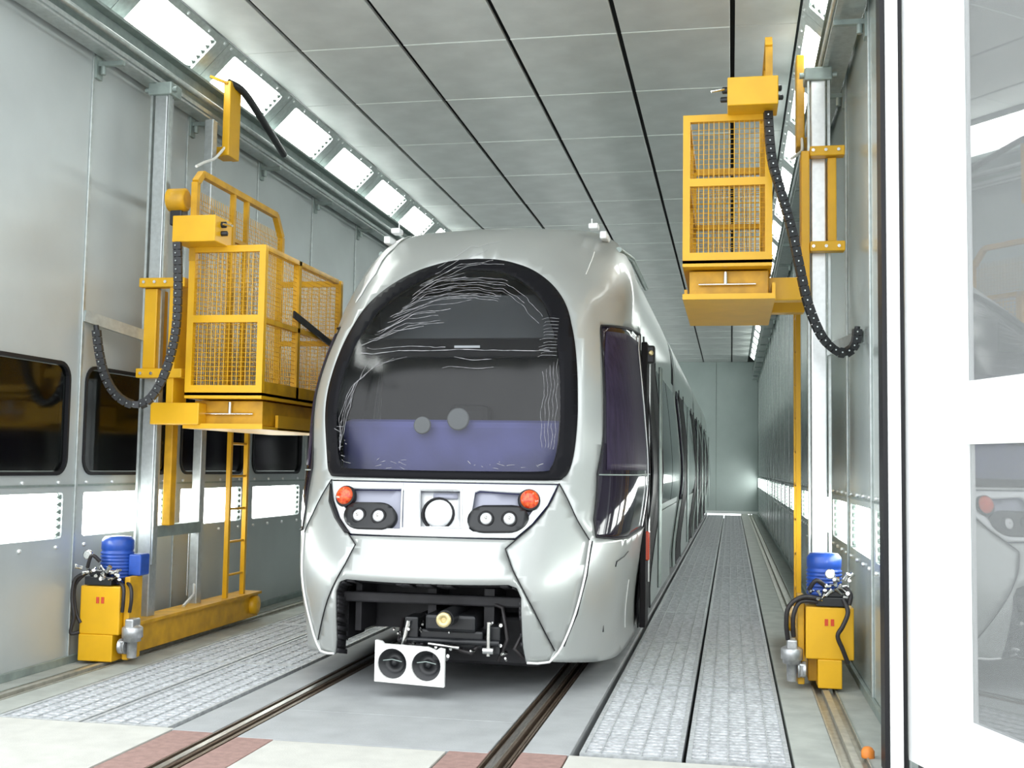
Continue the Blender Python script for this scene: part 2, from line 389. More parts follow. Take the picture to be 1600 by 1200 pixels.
# coving panels with openings, and the light panels in them
CX0, CZ0, CX1, CZ1 = 2.2, 4.62, 2.5, 4.32
LN = math.hypot(CX1-CX0, CZ1-CZ0)
def cov(s):
    def f(off):
        def g(y, q):
            x = CX0+(CX1-CX0)*q/LN; z = CZ0+(CZ1-CZ0)*q/LN; n = (CZ0-CZ1, CX1-CX0)
            return (s*(x+off*n[0]/LN), y, z+off*n[1]/LN)
        return g
    return f
LP = 1.33; LY = 5.56
ords = ['first', 'second', 'third', 'fourth', 'fifth', 'sixth', 'seventh', 'eighth', 'ninth', 'tenth', 'eleventh', 'twelfth']
for s in (-1, 1):
    f = cov(s)
    op = rrect(.17, 1.18, .055, .365, .02, 2)
    pm = plate([(0, 0), (LP-.006, 0), (LP-.006, LN), (0, LN)], [op], f(0), f(.02)).mesh('coving_panel', M['galv'])
    root = MB().box(s*2.5, s*2.52, Y0, YE, 4.28, 4.75).build('trim_%d' % (1 if s < 0 else 2), M['galvd'], kind='structure')
    dm = MB(); dm.prism(rrect(.165, 1.185, .05, .37, .02, 2), f(.035), f(.05)); dme = dm.mesh('ceiling_light', M['lamp'])
    hm = MB(); hp = rrect(.15, 1.2, .035, .385, .02, 2)
    h = plate(hp, [rrect(.17, 1.18, .055, .365, .015, 2)], f(.021), f(.07)).mesh('housing', M['lampf'])
    sk = MB()
    for k in range(6):
        q = .08+k*.054; sk.prism([(1.182, q-.018), (1.182, q+.018), (1.13, q)], f(.020), f(.034))
    sk = sk.mesh('tube_sockets', M['socket'])
    rivet = MB()
    for y in (.06, .33, .66, 1.0, 1.27):
        rivet._lathe(Vector(f(0)(y, .025)), Vector((-s, 0, -1)), [(0, .010), (.008, .009)], 8)
    rivet = rivet.mesh('rivets', M['alu'])
    side = 'above the window wall' if s < 0 else 'above the wall by the open door'
    for k in range(22):
        y = LY-LP+LP*k
        link('coving_panel', pm, root, (0, y, 0))
        if k < 10: link('rivets', rivet, root, (0, y, 0))['kind'] = 'stuff'
        if k < 1: continue
        o = link('ceiling_light', dme, None, (0, y, 0), cat='light', group='slanted light panels '+side)
        o['label'] = ('%s slanted ceiling light panel from the entrance, %s' % (ords[k-1], side)) if k <= 12 else 'small far slanted ceiling light panel, '+side
        link('housing', h, o); 
        if k < 12: link('tube_sockets', sk, o)['kind'] = 'stuff'
# wall lights
for s in (-1, 1):
    P = PITCH-.006
    dme = MB().box(s*(.035), s*(.05), .095, P-.125, .805, 1.105).mesh('wall_light', M['lamp'])
    h = plate(rrect(.09, P-.12, .80, 1.11, .02, 2), [rrect(.105, P-.135, .815, 1.095, .015, 2)], lambda y, z: (s*.031, y, z), lambda y, z: (s*.07, y, z)).mesh('housing', M['lampf'])
    sk = MB()
    for k in range(6):
        z = .835+k*.047
        sk.prism([(P-.13, z-.017), (P-.13, z+.017), (P-.18, z)], lambda y, z: (s*.012, y, z), lambda y, z: (s*.034, y, z))
    sk = sk.mesh('tube_sockets', M['socket'])
    side = 'along the window wall' if s < 0 else 'along the wall by the open door'
    for i in range(NP):
        if s < 0 and 5 < i < 8: pass
        o = link('wall_light', dme, None, (s*HW, seams[i], 0), cat='light', group='low wall lights '+side)
        o['label'] = ('%s low light panel from the entrance, %s' % (ords[i], side)) if i < 12 else 'small far low light panel, '+side
        link('housing', h, o)
        if i < 14: link('tube_sockets', sk, o)['kind'] = 'stuff'
# back wall
bw = MB().box(-2.6, 2.6, YE, YE+.1, 0, 4.76).build('wall_back', M['corr'], kind='structure')
for k in range(4):
    MB().box(-2.5+k*1.25+.004, -2.5+(k+1)*1.25-.004, YE-.03, YE-.002, 0, 4.62, .004).build('wall_panel', M['backwall'], bw)
MB().box(-2.5, 2.5, YE-.06, YE-.031, 0, .08).build('baseboard_back', M['strip'], kind='structure')
for s, n in ((-1, 'baseboard_left'), (1, 'baseboard_right')):
    MB().box(s*2.499, s*2.475, Y0, YE-.1, 0, .05, .004).build(n, M['galvd'], kind='structure')
# facade above and beside the opening
MB().box(-6, 6, 5.25, 5.43, 4.9, 6.5).box(-6, -2.56, 5.2, 5.43, 0, 4.9).box(3.05, 6, 5.6, 5.8, 0, 4.9).box(2.64, 3.05, 5.6, 5.8, 0, 4.9).build('wall_front', M['facade'], kind='structure')

# crane beams along the walls, with brackets
for s, t in ((-1, 'grey steel crane beam running along the top of the window wall'), (1, 'grey steel crane beam running along the top of the wall by the open door')):
    r = empty('crane_beam', (s*2.4, 5.6, 4.1), label=t, cat='beam')
    MB().box(s*2.37, s*2.39, 5.5, 34, 4.05, 4.25).box(s*2.30, s*2.47, 5.5, 34, 4.25, 4.27).build('web', M['galvd'], r)
    MB().box(s*2.31, s*2.47, 5.5, 34, 4.02, 4.05).build('flange', M['galv'], r)
    MB().cyl((s*2.315, 5.5, 4.12), (s*2.315, 34, 4.12), .022, 10).build('guide_tube', M['galv'], r)
    MB().box(s*2.30, s*2.33, 5.5, 34, 3.985, 4.0).build('cable_tray', M['galv'], r)
    for i in range(1, NP):
        y = seams[i]+.02
        MB().box(s*2.30, s*2.50, y, y+.035, 3.955, 3.985).box(s*2.475, s*2.50, y-.02, y+.055, 3.87, 4.02).cyl((s*2.45, y+.017, 3.90), (s*2.45, y+.017, 3.96), .018, 8).build('bracket', M['galvd'], r)
    settle(r)

# ------------------------------------------------------------------ tram surface
YK = [6.315, 6.279, 6.444, 6.600, 6.690, 7.050, 7.470, 7.740, 8.020, 8.42]; ZK = [.15, .63, 1.0, 1.3, 1.8, 2.3, 2.65, 2.87, 3.02, 3.12]
WV = [.994, .990, 1.035, 1.10, 1.075, 1.02]; WK = [.05, .3, .7, 1.2, 1.7, 2.2]
PE = 4.9; HT = .79; TM = 1.5; YB = 8.75
def hermite(x, xs, ys):
    xs = np.array(xs, float); ys = np.array(ys, float); m = np.gradient(ys, xs)
    x = np.clip(x, xs[0], xs[-1]); i = np.clip(np.searchsorted(xs, x)-1, 0, len(xs)-2)
    h = xs[i+1]-xs[i]; t = (x-xs[i])/h
    return (2*t**3-3*t**2+1)*ys[i]+(t**3-2*t**2+t)*h*m[i]+(-2*t**3+3*t**2)*ys[i+1]+(t**3-t**2)*h*m[i+1]
def section(v):
    v = np.asarray(v, float); b = np.clip((v-2.2)/1.1, 0, 1)*PI/2
    rb = (np.abs(np.cos(b))**PE+np.abs(np.sin(b))**PE)**(-1/PE)
    z = np.where(v < 2.2, v, 2.2+HT*np.sin(b)*rb)
    q = np.clip((z-2.68)/.31, 0, 1); z = z+.135*q*q*(3-2*q)
    W = np.where(v < 2.2, hermite(v, WK, WV), WV[-1]*np.cos(b)*rb)
    return z, np.maximum(W, 0)
def Sraw(t, v):
    t = np.asarray(t, float); z, W = section(v)
    k = np.clip(z/3, 0, 1); D = 1.185+(.83-1.185)*k; Pp = 2.327+(2.946-2.327)*k
    a = np.clip(np.abs(t), 0, 1)*PI/2
    ra = (np.abs(np.cos(a))**Pp+np.abs(np.sin(a))**Pp)**(-1/Pp)
    X = np.sign(t)*W*np.sin(a)*ra; y1 = hermite(z, ZK, YK)
    D = np.minimum(D, 8.70-y1)
    Y = y1+D*(1-np.cos(a)*ra)
    q = np.maximum(np.abs(t)-1, 0)/(TM-1); Y = Y+(YB-(y1+D))*q
    return np.stack([X, Y, z], -1)
WSO = [(0, 2.60), (.10, 2.592), (.18, 2.565), (.25, 2.525), (.32, 2.455), (.375, 2.37), (.415, 2.27), (.44, 2.15), (.455, 2.0), (.462, 1.83), (.462, 1.65), (.457, 1.5), (.45, 1.38), (.438, 1.29), (.42, 1.25), (.39, 1.235), (.20, 1.232), (0, 1.23)]
WSI = [(0, 2.535), (.09, 2.527), (.16, 2.502), (.23, 2.445), (.29, 2.37), (.335, 2.28), (.368, 2.16), (.39, 2.0), (.40, 1.83), (.402, 1.65), (.398, 1.5), (.39, 1.38), (.375, 1.31), (.35, 1.285), (.18, 1.28), (0, 1.278)]
def sym(h): return h+[(-x, y) for x, y in h[::-1] if abs(x) > 1e-9]
def sm2(p, k=4):
    out = []
    for i in range(len(p)-1):
        a = p[max(i-1, 0)]; b = p[i]; c = p[i+1]; d = p[min(i+2, len(p)-1)]
        if i == 0: a = (2*b[0]-c[0], b[1] if abs(b[0]) < 1e-9 and b[0] != c[0] and abs(b[1]-c[1]) < .02 else 2*b[1]-c[1])
        for j in range(k):
            t = j/k; out.append(tuple(.5*((2*b[q])+(c[q]-a[q])*t+(2*a[q]-5*b[q]+4*c[q]-d[q])*t*t+(3*b[q]-a[q]-3*c[q]+d[q])*t**3) for q in (0, 1)))
    out.append(p[-1]); return out
WSO = sm2(WSO); WSI = sm2(WSI)
WSO[-1] = (0, WSO[-1][1])
WSOp = sym(WSO); WSIp = sym(WSI)
B_ = np.array(dens(WSOp, .02))
def Sf(t, v, off=0.):
    t = np.atleast_1d(np.asarray(t, float)); v = np.atleast_1d(np.asarray(v, float)); e = 1e-3
    p = Sraw(t, v); du = Sraw(t+e, v)-Sraw(t-e, v); dv = Sraw(t, np.minimum(v+e, 3.2995))-Sraw(t, v-e)
    n = np.cross(du, dv); n /= np.maximum(np.linalg.norm(n, axis=-1, keepdims=True), 1e-9)
    o = np.full(len(t), float(off))
    # raised rim around the windscreen
    m = (np.abs(t) < .62) & (v > 1.24)
    if m.any():
        d = np.min(np.hypot((t[m][:, None]-B_[None, :, 0])*1.35, v[m][:, None]-B_[None, :, 1]), axis=1)
        fade = np.clip((v[m]-1.24)/.45, 0, 1); fade = fade*fade*(3-2*fade); o[m] += .030*np.clip(1-(d/.19)**2, 0, 1)**.8*fade
    return p+n*o[:, None]
def patch(name, outer, holes, m, parent, off=0., th=.012, grid=(.03, .045), d=.03, **kw):
    v, f = cdt(outer, holes, grid, d); a = np.array(v)
    co = Sf(a[:, 0], a[:, 1], off); me = bpy.data.meshes.new(name)
    me.from_pydata([tuple(q) for q in co], [], f); me.materials.append(m)
    me.polygons.foreach_set('use_smooth', [True]*len(me.polygons)); me.update()
    o = link(name, me, parent, **kw)
    if th:
        sm = o.modifiers.new('thickness', 'SOLIDIFY'); sm.thickness = th; sm.offset = -1; sm.use_rim = True
    return o
def line3(pts, off=0., d=.02): 
    q = np.array(dens(pts, d, False)); return [tuple(p) for p in Sf(q[:, 0], q[:, 1], off)]

tram = empty('tram', (0, 6.3, 0), label='long silver low-floor tram with a big rounded windscreen, parked in the booth', cat='tram')
CR2 = sm2([(.408, 1.215), (.384, 1.087), (.344, .979), (.299, .900), (.266, .843)], 3)
CR3 = [(.301, .730), (.386, .516), (.479, .262)]
CR1 = sm2([(.408, 1.215), (.446, 1.124), (.501, .996), (.571, .883)], 3)
SKL = sm2([(.571, .883), (.578, .68), (.556, .464), (.506, .282), (.455, .2)], 4)[1:]
OPN = [(0, .645), (.10, .645), (.295, .648), (.325, .63), (.344, .575), (.355, .42), (.362, .29), (.372, .205)]
bot = [(.70, .148), (1.2, .08), (TM, .06)]
shell = CR1+SKL+bot
right = shell+[(TM, 3.297)]
F_outer = right+[(-x, y) for x, y in right[::-1]]
# CR1 first point joins the mirrored side along the windscreen sill
winR = [(.578, 2.225), (.80, 2.25), (1.05, 2.28), (1.455, 2.32), (1.455, .872), (.90, .872), (.73, .883), (.600, .902), (.572, 1.00), (.555, 1.277), (.580, 1.50), (.590, 1.75), (.588, 2.0)]
winL = [(-x, y) for x, y in winR]
patch('front_shell', F_outer, [WSOp, winR, winL], M['silver'], tram, grid=(.035, .05))
D = [(0, .897), (.295, .893), (.266, .843)]+CR3+[(.455, .2), (.41, .198)]+OPN[::-1]
D = D+[(-x, y) for x, y in D[::-1] if abs(x) > 1e-9]
patch('nose_hood', D, [], M['silver'], tram, off=0., th=.014)
for s in (1, -1):
    E_ = [(s*x, y) for x, y in (CR1+SKL+CR3[::-1]+CR2[::-1][:-1])]
    patch('corner_fender', E_, [], M['silver'], tram, off=.001, th=.014)
    MB().tube([(s*p[0], p[1], p[2]) for p in line3(CR2+CR3, .003)], .0028, 6).build('panel_seam', M['gasket'], tram)
    MB().tube([(s*p[0], p[1], p[2]) for p in line3(CR1, .003)], .0028, 6).build('panel_seam', M['gasket'], tram)
    MB().tube([(s*p[0], p[1], p[2]) for p in line3([(.571, .883)]+SKL+[(.41, .198), (.372, .205)], .006)], [.006]*0 or .0075, 6).build('edge_trim', M['trim'], tram)
    MB().tube([(s*p[0], p[1], p[2]) for p in line3([(.585, .88), (.592, .68), (.57, .464), (.518, .28)], .002)], .004, 6).build('panel_seam', M['gasket'], tram)
    # side window
    W_ = winR if s > 0 else winL
    sg = patch('side_window', W_, [], M['sideglass'], tram, off=.002, th=.02)
    cv = [(x if s > 0 else -x, y) for x, y in [(.598, 1.30), (1.30, 1.30), (1.30, 2.24), (.80, 2.21), (.61, 2.19), (.60, 2.0), (.605, 1.75), (.597, 1.5)]]
    patch('window_film', cv, [], M['cover'], sg, off=.007, th=.003)
    MB().tube([(s*p[0], p[1], p[2]) for p in line3([(.56, 1.27), (1.44, 1.272)], .006)], .005, 6).build('glazing_bar', M['galvd'], sg)
    MB().tube([(s*p[0], p[1], p[2]) for p in line3([(1.33, 2.29), (1.33, .90)], .010)], .006, 6).build('chrome_bar', M['alu'], sg)
    MB().tube([(s*p[0], p[1], p[2]) for p in line3(winR+[winR[0]], .003)], .006, 6).build('window_seal', M['gasket'], sg)
# windscreen
wsf = patch('windscreen_frame', WSOp, [WSIp], M['wsframe'], tram, off=.004, th=.02, grid=(.02, .03), label='glossy black windscreen surround')
patch('windscreen', WSIp, [], M['ws'], tram, off=.003, th=0, grid=(.04, .06), label='clear windscreen under creased protective film')
# creases of the protective film
fm = MB(); rr = random.Random(3)
def wig(pts, amp, r):
    q = dens(pts, .025, False); out = []
    ph = rr.random()*6
    for i, (a, b) in enumerate(q): out.append((a+amp*.4*math.sin(i*.9+ph)*rr.random(), b+amp*math.sin(i*.6+ph)*rr.random()))
    fm.tube(smooth(line3(out, .008, .05), 2), [r*.6*(.35+rr.random()) for _ in range(len(line3(out, .008, .05))*2-1)], 4)
for k in range(18):                                    # fanned creases at the upper left
    a = -.36+.012*k+rr.random()*.02; b = 2.02+.028*k+rr.random()*.05; L = .12+rr.random()*.16
    wig([(a, b), (a+L*.6, b+.10+.02*rr.random()), (a+L+.05, b+.13)], .01, .0018+.0012*rr.random())
for k in range(9):
    o_ = .01+.012*k
    wig([(x*(1-o_*.9), y-o_*(1.2 if y > 2 else 0)) for x, y in [(-.30, 2.34), (-.20, 2.45), (-.08, 2.49), (.05, 2.50), (.16, 2.47), (.26, 2.38), (.33, 2.26)]][rr.randint(0, 2):7-rr.randint(0, 2)], .008, .0015+.001*rr.random())
for k in range(12):                                    # pleats at the right edge
    v = 1.98+.022*k; wig([(.385, v), (.36-.03*rr.random(), v+.004), (.32+.02*rr.random(), v-.004)], .004, .0018)
for k in range(5): wig([(.388-.012*k, 1.95-.02*k), (.39-.01*k, 1.8), (.385-.012*k, 1.6), (.38-.01*k, 1.42)], .01, .0016)
for k in range(4): wig([(-.16-.05*k, 1.98-.01*k), (-.27-.02*k, 1.93-.03*k), (-.35+.005*k, 1.80), (-.385+.01*k, 1.6), (-.38, 1.4)], .008, .0018)
wig([(-.35, 2.0), (-.2, 2.015), (0, 2.02), (.18, 2.02), (.36, 2.015)], .006, .0035)
wig([(-.33, 2.04), (-.12, 2.045), (-.02, 2.04)], .008, .003)
wig([(.02, 1.975), (.09, 1.955), (.16, 1.96)], .003, .003); wig([(-.02, 1.90), (.03, 1.91), (.10, 1.905), (.17, 1.91)], .008, .002)
for k in range(30):
    a = rr.choice((-1, 1))*rr.uniform(.1, .37) if rr.random() < .6 else -.37; b = 1.29+rr.random()*.05
    if a == -.37: b = rr.uniform(1.3, 1.6); a = -.385+rr.random()*.03
    wig([(a, b), (a+.03*rr.uniform(-1, 1), b+.02*rr.uniform(-1, 1))], .003, .0022)
fm.build('protective_film_creases', M['film'], tram, kind='stuff')
# headlamp panel
PN = [(.402, 1.205), (.378, 1.087), (.338, .983), (.292, .905)]
PNo = PN+[(-x, y) for x, y in PN[::-1]]
pockR = [(.335, 1.155), (.15, 1.172), (.135, 1.16), (.135, .95), (.15, .935), (.27, .93), (.315, 1.00), (.345, 1.09)]
pockL = [(-x, y) for x, y in [(.352, 1.165), (.125, 1.172), (.112, 1.16), (.095, .95), (.110, .94), (.27, .94), (.315, 1.02), (.35, 1.10)]]
pockC = [(-.055, 1.165), (.085, 1.165), (.105, .96), (-.035, .955)]
hp = patch('headlamp_panel', PNo, [pockR, pockL, pockC], M['silverl'], tram, off=.004, th=.02, grid=(.02, .03))
patch('lamp_pocket', [(x*.99, y) for x, y in pockR], [], M['pocket'], hp, off=-.028, th=.01, label='grey recess of the right lamp cluster')
patch('lamp_pocket', [(x*.99, y) for x, y in pockL], [], M['pocket'], hp, off=-.028, th=.01, label='grey recess of the left lamp cluster')
patch('centre_recess', [(x+(.005 if x > 0 else -.005), y+(.01 if y > 1 else -.01)) for x, y in pockC], [], M['silverl'], hp, off=-.035, th=.01)
MB().tube(line3([(-.06, 1.17), (.09, 1.17), (.11, .955), (-.04, .95), (-.06, 1.17)], .006), .006, 6).build('recess_frame', M['alu'], hp)
patch('dark_gap', [(-.408, 1.19), (-.385, 1.095), (-.345, .985), (-.292, .905), (-.315, .905), (-.365, .985), (-.402, 1.08)], [], M['gasket'], tram, off=.012, th=.012)
MB().tube(line3([(-.12, 1.20), (-.10, .915)], .008), .006, 6).build('recess_frame', M['alu'], hp)
def at(t, v, off=0.):
    p = Sf([t], [v], off)[0]; a = Sf([t+.01], [v], off)[0]; b = Sf([t], [v+.01], off)[0]
    n = Vector(np.cross(a-p, b-p)).normalized(); return Vector(p), (n if n.y < 0 else -n)
def disc(t, v, r, off, prof, m, name, parent, n=24, **kw):
    p, nn = at(t, v, off); nn = (nn+Vector((0, -1.2, 0))).normalized()
    mb = MB(); mb._lathe(p, nn, [(h*r, q*r) for h, q in prof], n); return mb.build(name, m, parent, **kw)
# central headlamp: round white bowl in a dark ring
disc(.018, 1.04, .098, -.03, [(0, 1), (.25, 1.0), (.28, .9), (.12, .86)], M['gasket'], 'lamp_ring', hp)
disc(.022, 1.037, .084, -.015, [(0, 1), (.2, .96), (.38, .75), (.48, .4), (.5, .05)], M['silverl'], 'lamp_bowl', hp)
patch('dark_slot', [(-.01, 1.158), (.075, 1.158), (.078, 1.128), (-.008, 1.128)], [], M['pocket'], hp, off=-.02, th=.006)
for s, dx in ((1, 0), (-1, .0)):
    # black twin-lamp pod
    a = (s*.187, 1.005); b = (s*.262, 1.006)
    pod = []
    for i in range(24):
        th = 2*PI*i/24; c = b if math.cos(th)*s > 0 else a
        pod.append((c[0]+.062*math.cos(th), c[1]+.078*math.sin(th)))
    pd = patch('lamp_pod', pod, [], M['black'], hp, off=.012, th=.05, grid=(.02, .02))
    for q in (a, b):
        disc(q[0], q[1], .047, .006, [(0, 1), (.3, 1), (.42, .8), (.30, .74)], M['gasket'], 'lamp_bezel', pd)
        disc(q[0], q[1], .036, .012, [(0, 1), (.25, .95), (.45, .6), (.5, .05)], M['lens'], 'lamp_lens', pd)
        disc(q[0], q[1], .010, .026, [(0, 1), (.6, .9), (.8, .1)], M['chrome'], 'bulb_shield', pd)
    t_ = .316 if s > 0 else .326
    rd = disc(s*t_, 1.115, .066, -.002, [(0, 1), (.3, 1), (.4, .9)], M['gasket'], 'indicator_bezel', hp)
    disc(s*t_, 1.115, .056, .018, [(0, 1), (.2, .97), (.45, .75), (.6, .4), (.65, .05)], M['red'], 'indicator_lens', hp, label='red round indicator lens')
# wording line on the corner (faint maker's lettering)
MB().tube(line3([(.80, .74), (.86, .752), (.92, .756), (.98, .764), (1.04, .77)], .004), .0035, 5).build('side_lettering', M['gasket'], tram)
MB().tube(line3([(.795, .71), (.80, .742)], .004), .0035, 5).build('side_lettering', M['gasket'], tram)
MB().tube(line3([(1.20, .55), (1.19, .22)], .003), .003, 5).build('access_seam', M['trim'], tram)
# opening lip and cavity
lip = MB(); q = line3([(-x, y) for x, y in OPN[::-1]]+OPN[1:], -.014, .03)
for i in range(len(q)-1):
    a, b = Vector(q[i]), Vector(q[i+1]); e = Vector((0, .16, -.03))
    lip.add([a, b, b+e, a+e], [(0, 1, 2, 3)], True)
lp = lip.build('opening_lip', M['dark'], tram); sm = lp.modifiers.new('thickness', 'SOLIDIFY'); sm.thickness = .012
MB().box(-.80, .80, 6.95, 7.0, .30, .74).box(-.95, .95, 6.98, 8.7, .32, .36).box(-.52, .52, 6.50, 6.98, .70, .73).box(-.60, -.56, 6.66, 6.98, .26, .70).box(.56, .60, 6.66, 6.98, .22, .70).box(-.15, .60, 6.75, 7.2, .13, .42, .02).build('underframe', M['dark'], tram)
MB().box(-.58, .58, 6.52, 6.58, .50, .56, .01).box(-.05, .0, 6.6, 6.9, .3, .62).box(.3, .36, 6.55, 6.9, .28, .6).box(-.5, -.46, 6.6, 6.9, .32, .6, .005).build('bumper_beam', M['dark'], tram)
# coupler
cp = MB().box(-.02, .28, 6.42, 6.95, .36, .46, .02).cyl((.13, 6.30, .45), (.13, 6.8, .45), .05, 18).box(-.06, .32, 6.44, 6.56, .27, .37, .015).box(-.14, -.06, 6.42, 6.6, .30, .44, .01).box(.34, .42, 6.44, 6.6, .24, .40, .01).cyl((-.16, 6.42, .31), (.42, 6.42, .31), .018, 10).build('coupler', M['black'], tram)
MB()._lathe(Vector((.13, 6.28, .45)), Vector((0, -1, 0)), [(0, .042), (.02, .042), (.024, .036), (.024, .018), (.01, .014)], 24).build('brass_ring', M['brass'], cp)
fit = MB()
for i in range(26):
    x = rr.uniform(-.22, .45); z = rr.uniform(.2, .42); y = 6.38+rr.random()*.12; r_ = rr.uniform(.006, .015)
    fit._lathe(Vector((x, y, z)), Vector((rr.uniform(-.6, .6), -1, rr.uniform(-.4, .6))), [(0, r_), (.03, r_), (.04, r_*.7)], 8)
fit.cyl((.36, 6.40, .24), (.36, 6.40, .43), .012, 10).cyl((.33, 6.4, .27), (.39, 6.4, .27), .02, 10).cyl((-.14, 6.40, .28), (-.11, 6.40, .42), .014, 10).cyl((.02, 6.36, .30), (.20, 6.36, .285), .010, 8)
fit.build('coupler_fittings', M['chrome'], cp, kind='stuff')
hs = MB()
for pts in ([(-.2, 6.6, .4), (-.18, 6.45, .30), (-.05, 6.4, .27), (.02, 6.5, .35)], [(.5, 6.6, .5), (.54, 6.5, .36), (.50, 6.45, .28), (.55, 6.5, .22)], [(.1, 6.6, .38), (.16, 6.4, .27), (.26, 6.4, .25), (.32, 6.5, .33)], [(.25, 6.6, .55), (.42, 6.5, .5), (.46, 6.45, .33), (.4, 6.5, .2)]):
    hs.tube(pts, .012, 8)
hs.build('coupler_hoses', M['hose'], cp, kind='stuff')
# two-dial test plate in front of the coupler
x0, x1, z0, z1 = -.27, .135, .085, .31; yp = 6.28
def circ(cx, cz, r, n=28): return [(cx+r*math.cos(2*PI*i/n), cz+r*math.sin(2*PI*i/n)) for i in range(n)]
outl = [(x0, z0+.005), (x1, z0-.01), (x1, z1-.025), (x1-.03, z1-.02), (x1-.05, z1-.035), (x1-.10, z1-.018), (x0+.10, z1-.012), (x0+.05, z1-.01), (x0+.035, z1+.004), (x0, z1+.01)]
tp = plate(outl, [circ(-.168, .192, .085), (circ(.030, .188, .085))], lambda x, z: (x, yp, z), lambda x, z: (x, yp+.03, z)).build('horn_plate', M['whitep'], tram, label='white plate with two round black openings')
for cx, cz in ((-.168, .192), (.030, .188)):
    h = MB(); h._lathe(Vector((cx, yp+.08, cz)), Vector((0, -1, 0)), [(0, .03), (.0, .088), (.062, .088), (.062, .080), (.02, .06), (.015, .022), (.045, .018), (.048, .002)], 28)
    h = h.build('horn', M['black'], tp)
    MB().tube([(cx-.055, yp+.01, cz+.015), (cx, yp+.005, cz+.024), (cx+.055, yp+.01, cz+.012)], .003, 6).build('guard_wire', M['galvd'], tp)
MB().box(-.06, -.02, yp+.03, 6.5, .25, .29).box(.06, .10, yp+.03, 6.5, .22, .26).build('plate_bracket', M['dark'], tram)
# cab interior
cb = MB().box(-.98, .98, 8.55, 8.60, .5, 2.75).box(-.95, .95, 7.3, 8.6, .55, .60).build('cab_bulkhead', M['cab'], tram)
MB().box(-.74, .72, 6.95, 7.55, .80, 1.60, .05).build('dashboard_cover', M['bluec'], tram, label='blue cloth over the dashboard')
MB().box(-.72, .72, 7.17, 7.22, 2.01, 2.14, .01).build('blind_rail', M['cabd'], tram)
MB().box(-.06, .11, 7.158, 7.169, 2.075, 2.09).build('rail_label', M['strip'], tram)
MB().box(-.66, .66, 7.45, 7.47, 2.14, 2.46).build('sun_blind', M['cabg'], tram)
MB().box(-.28, .02, 7.9, 8.1, 1.0, 1.75, .05).box(-.28, .02, 7.65, 8.05, .95, 1.05, .04).build('driver_seat', M['cabd'], tram)
for x, z, r_ in ((-.19, 1.56, .055), (.04, 1.60, .07)):  # pale discs built in place of two round windscreen reflections
    MB()._lathe(Vector((x, 6.90, z)), Vector((0, -1, .1)), [(0, r_), (.012, r_), (.016, r_*.9)], 24).build('reflection_disc', M['cabg'], tram)
# roof marks, ragged masking film, roof pods
for s in (1, -1):
    MB().box(s*.70, s*.77, 8.0, 8.10, 3.02, 3.06, .01).cyl((s*.72, 8.05, 3.06), (s*.72, 8.05, 3.10), .005, 8).box(s*.78, s*.83, 8.02, 8.30, 2.95, 3.005, .01).build('roof_bracket', M['silverl'], tram)
    MB().tube([(s*.90, 8.2, 2.90), (s*.95, 8.75, 2.93), (s*.95, 10.2, 2.93)], .022, 8).build('roof_rail', M['galvd'], tram)
rg = [(-.80, 2.90)]
rgp = [(-.50, 2.76), (-.475, 2.70), (-.485, 2.64), (-.47, 2.57), (-.485, 2.50), (-.47, 2.42), (-.485, 2.36), (-.50, 2.42), (-.515, 2.50), (-.55, 2.56), (-.545, 2.64), (-.57, 2.70), (-.585, 2.79), (-.54, 2.80)]
patch('masking_film', rgp, [], M['trim'], tram, off=.008, th=.004)
fl = line3([(.50, 2.66), (.475, 2.60), (.46, 2.54)], .006); MB().tube(fl, .004, 6).build('film_scrap', M['trim'], tram)
# cars behind the cab
def prof(v0, v1, n, off=0.):
    v = np.linspace(v0, v1, n); z, W = section(v); return [(W[i]+off, z[i]) for i in range(n)]
def hull(y0, y1, off, v0=.10, v1=3.297, m=None, name='car_body'):
    p = prof(v0, v1, 46, off); pts = p+[(-x, z) for x, z in p[::-1]]; n = len(pts); mb = MB()
    mb.add([(x, y0, z) for x, z in pts]+[(x, y1, z) for x, z in pts], [(i, i+1, n+i+1, n+i) for i in range(n-1)], True)
    mb.add([(x, y, z) for y in (y0, y1) for x, z in pts], [tuple(range(n)), tuple(range(n, 2*n))[::-1]])
    return mb.build(name, m or M['side'], tram)
def sidepatch(y0, y1, v0, v1, off, m, name, parent=None, s=1, n=14, th=.012):
    p = prof(v0, v1, n, off); q = [(x-th, z) for x, z in p[::-1]]; pts = p+q; k = len(pts); mb = MB()
    mb.add([(s*x, y0, z) for x, z in pts]+[(s*x, y1, z) for x, z in pts], [(i, (i+1) % k, k+(i+1) % k, k+i) for i in range(k)]+[tuple(range(k)), tuple(range(k, 2*k))[::-1]])
    return mb.build(name, m, parent or tram)
mods = [(8.76, 13.5), (14.4, 21.2), (22.1, 27.0), (27.9, 33.0)]
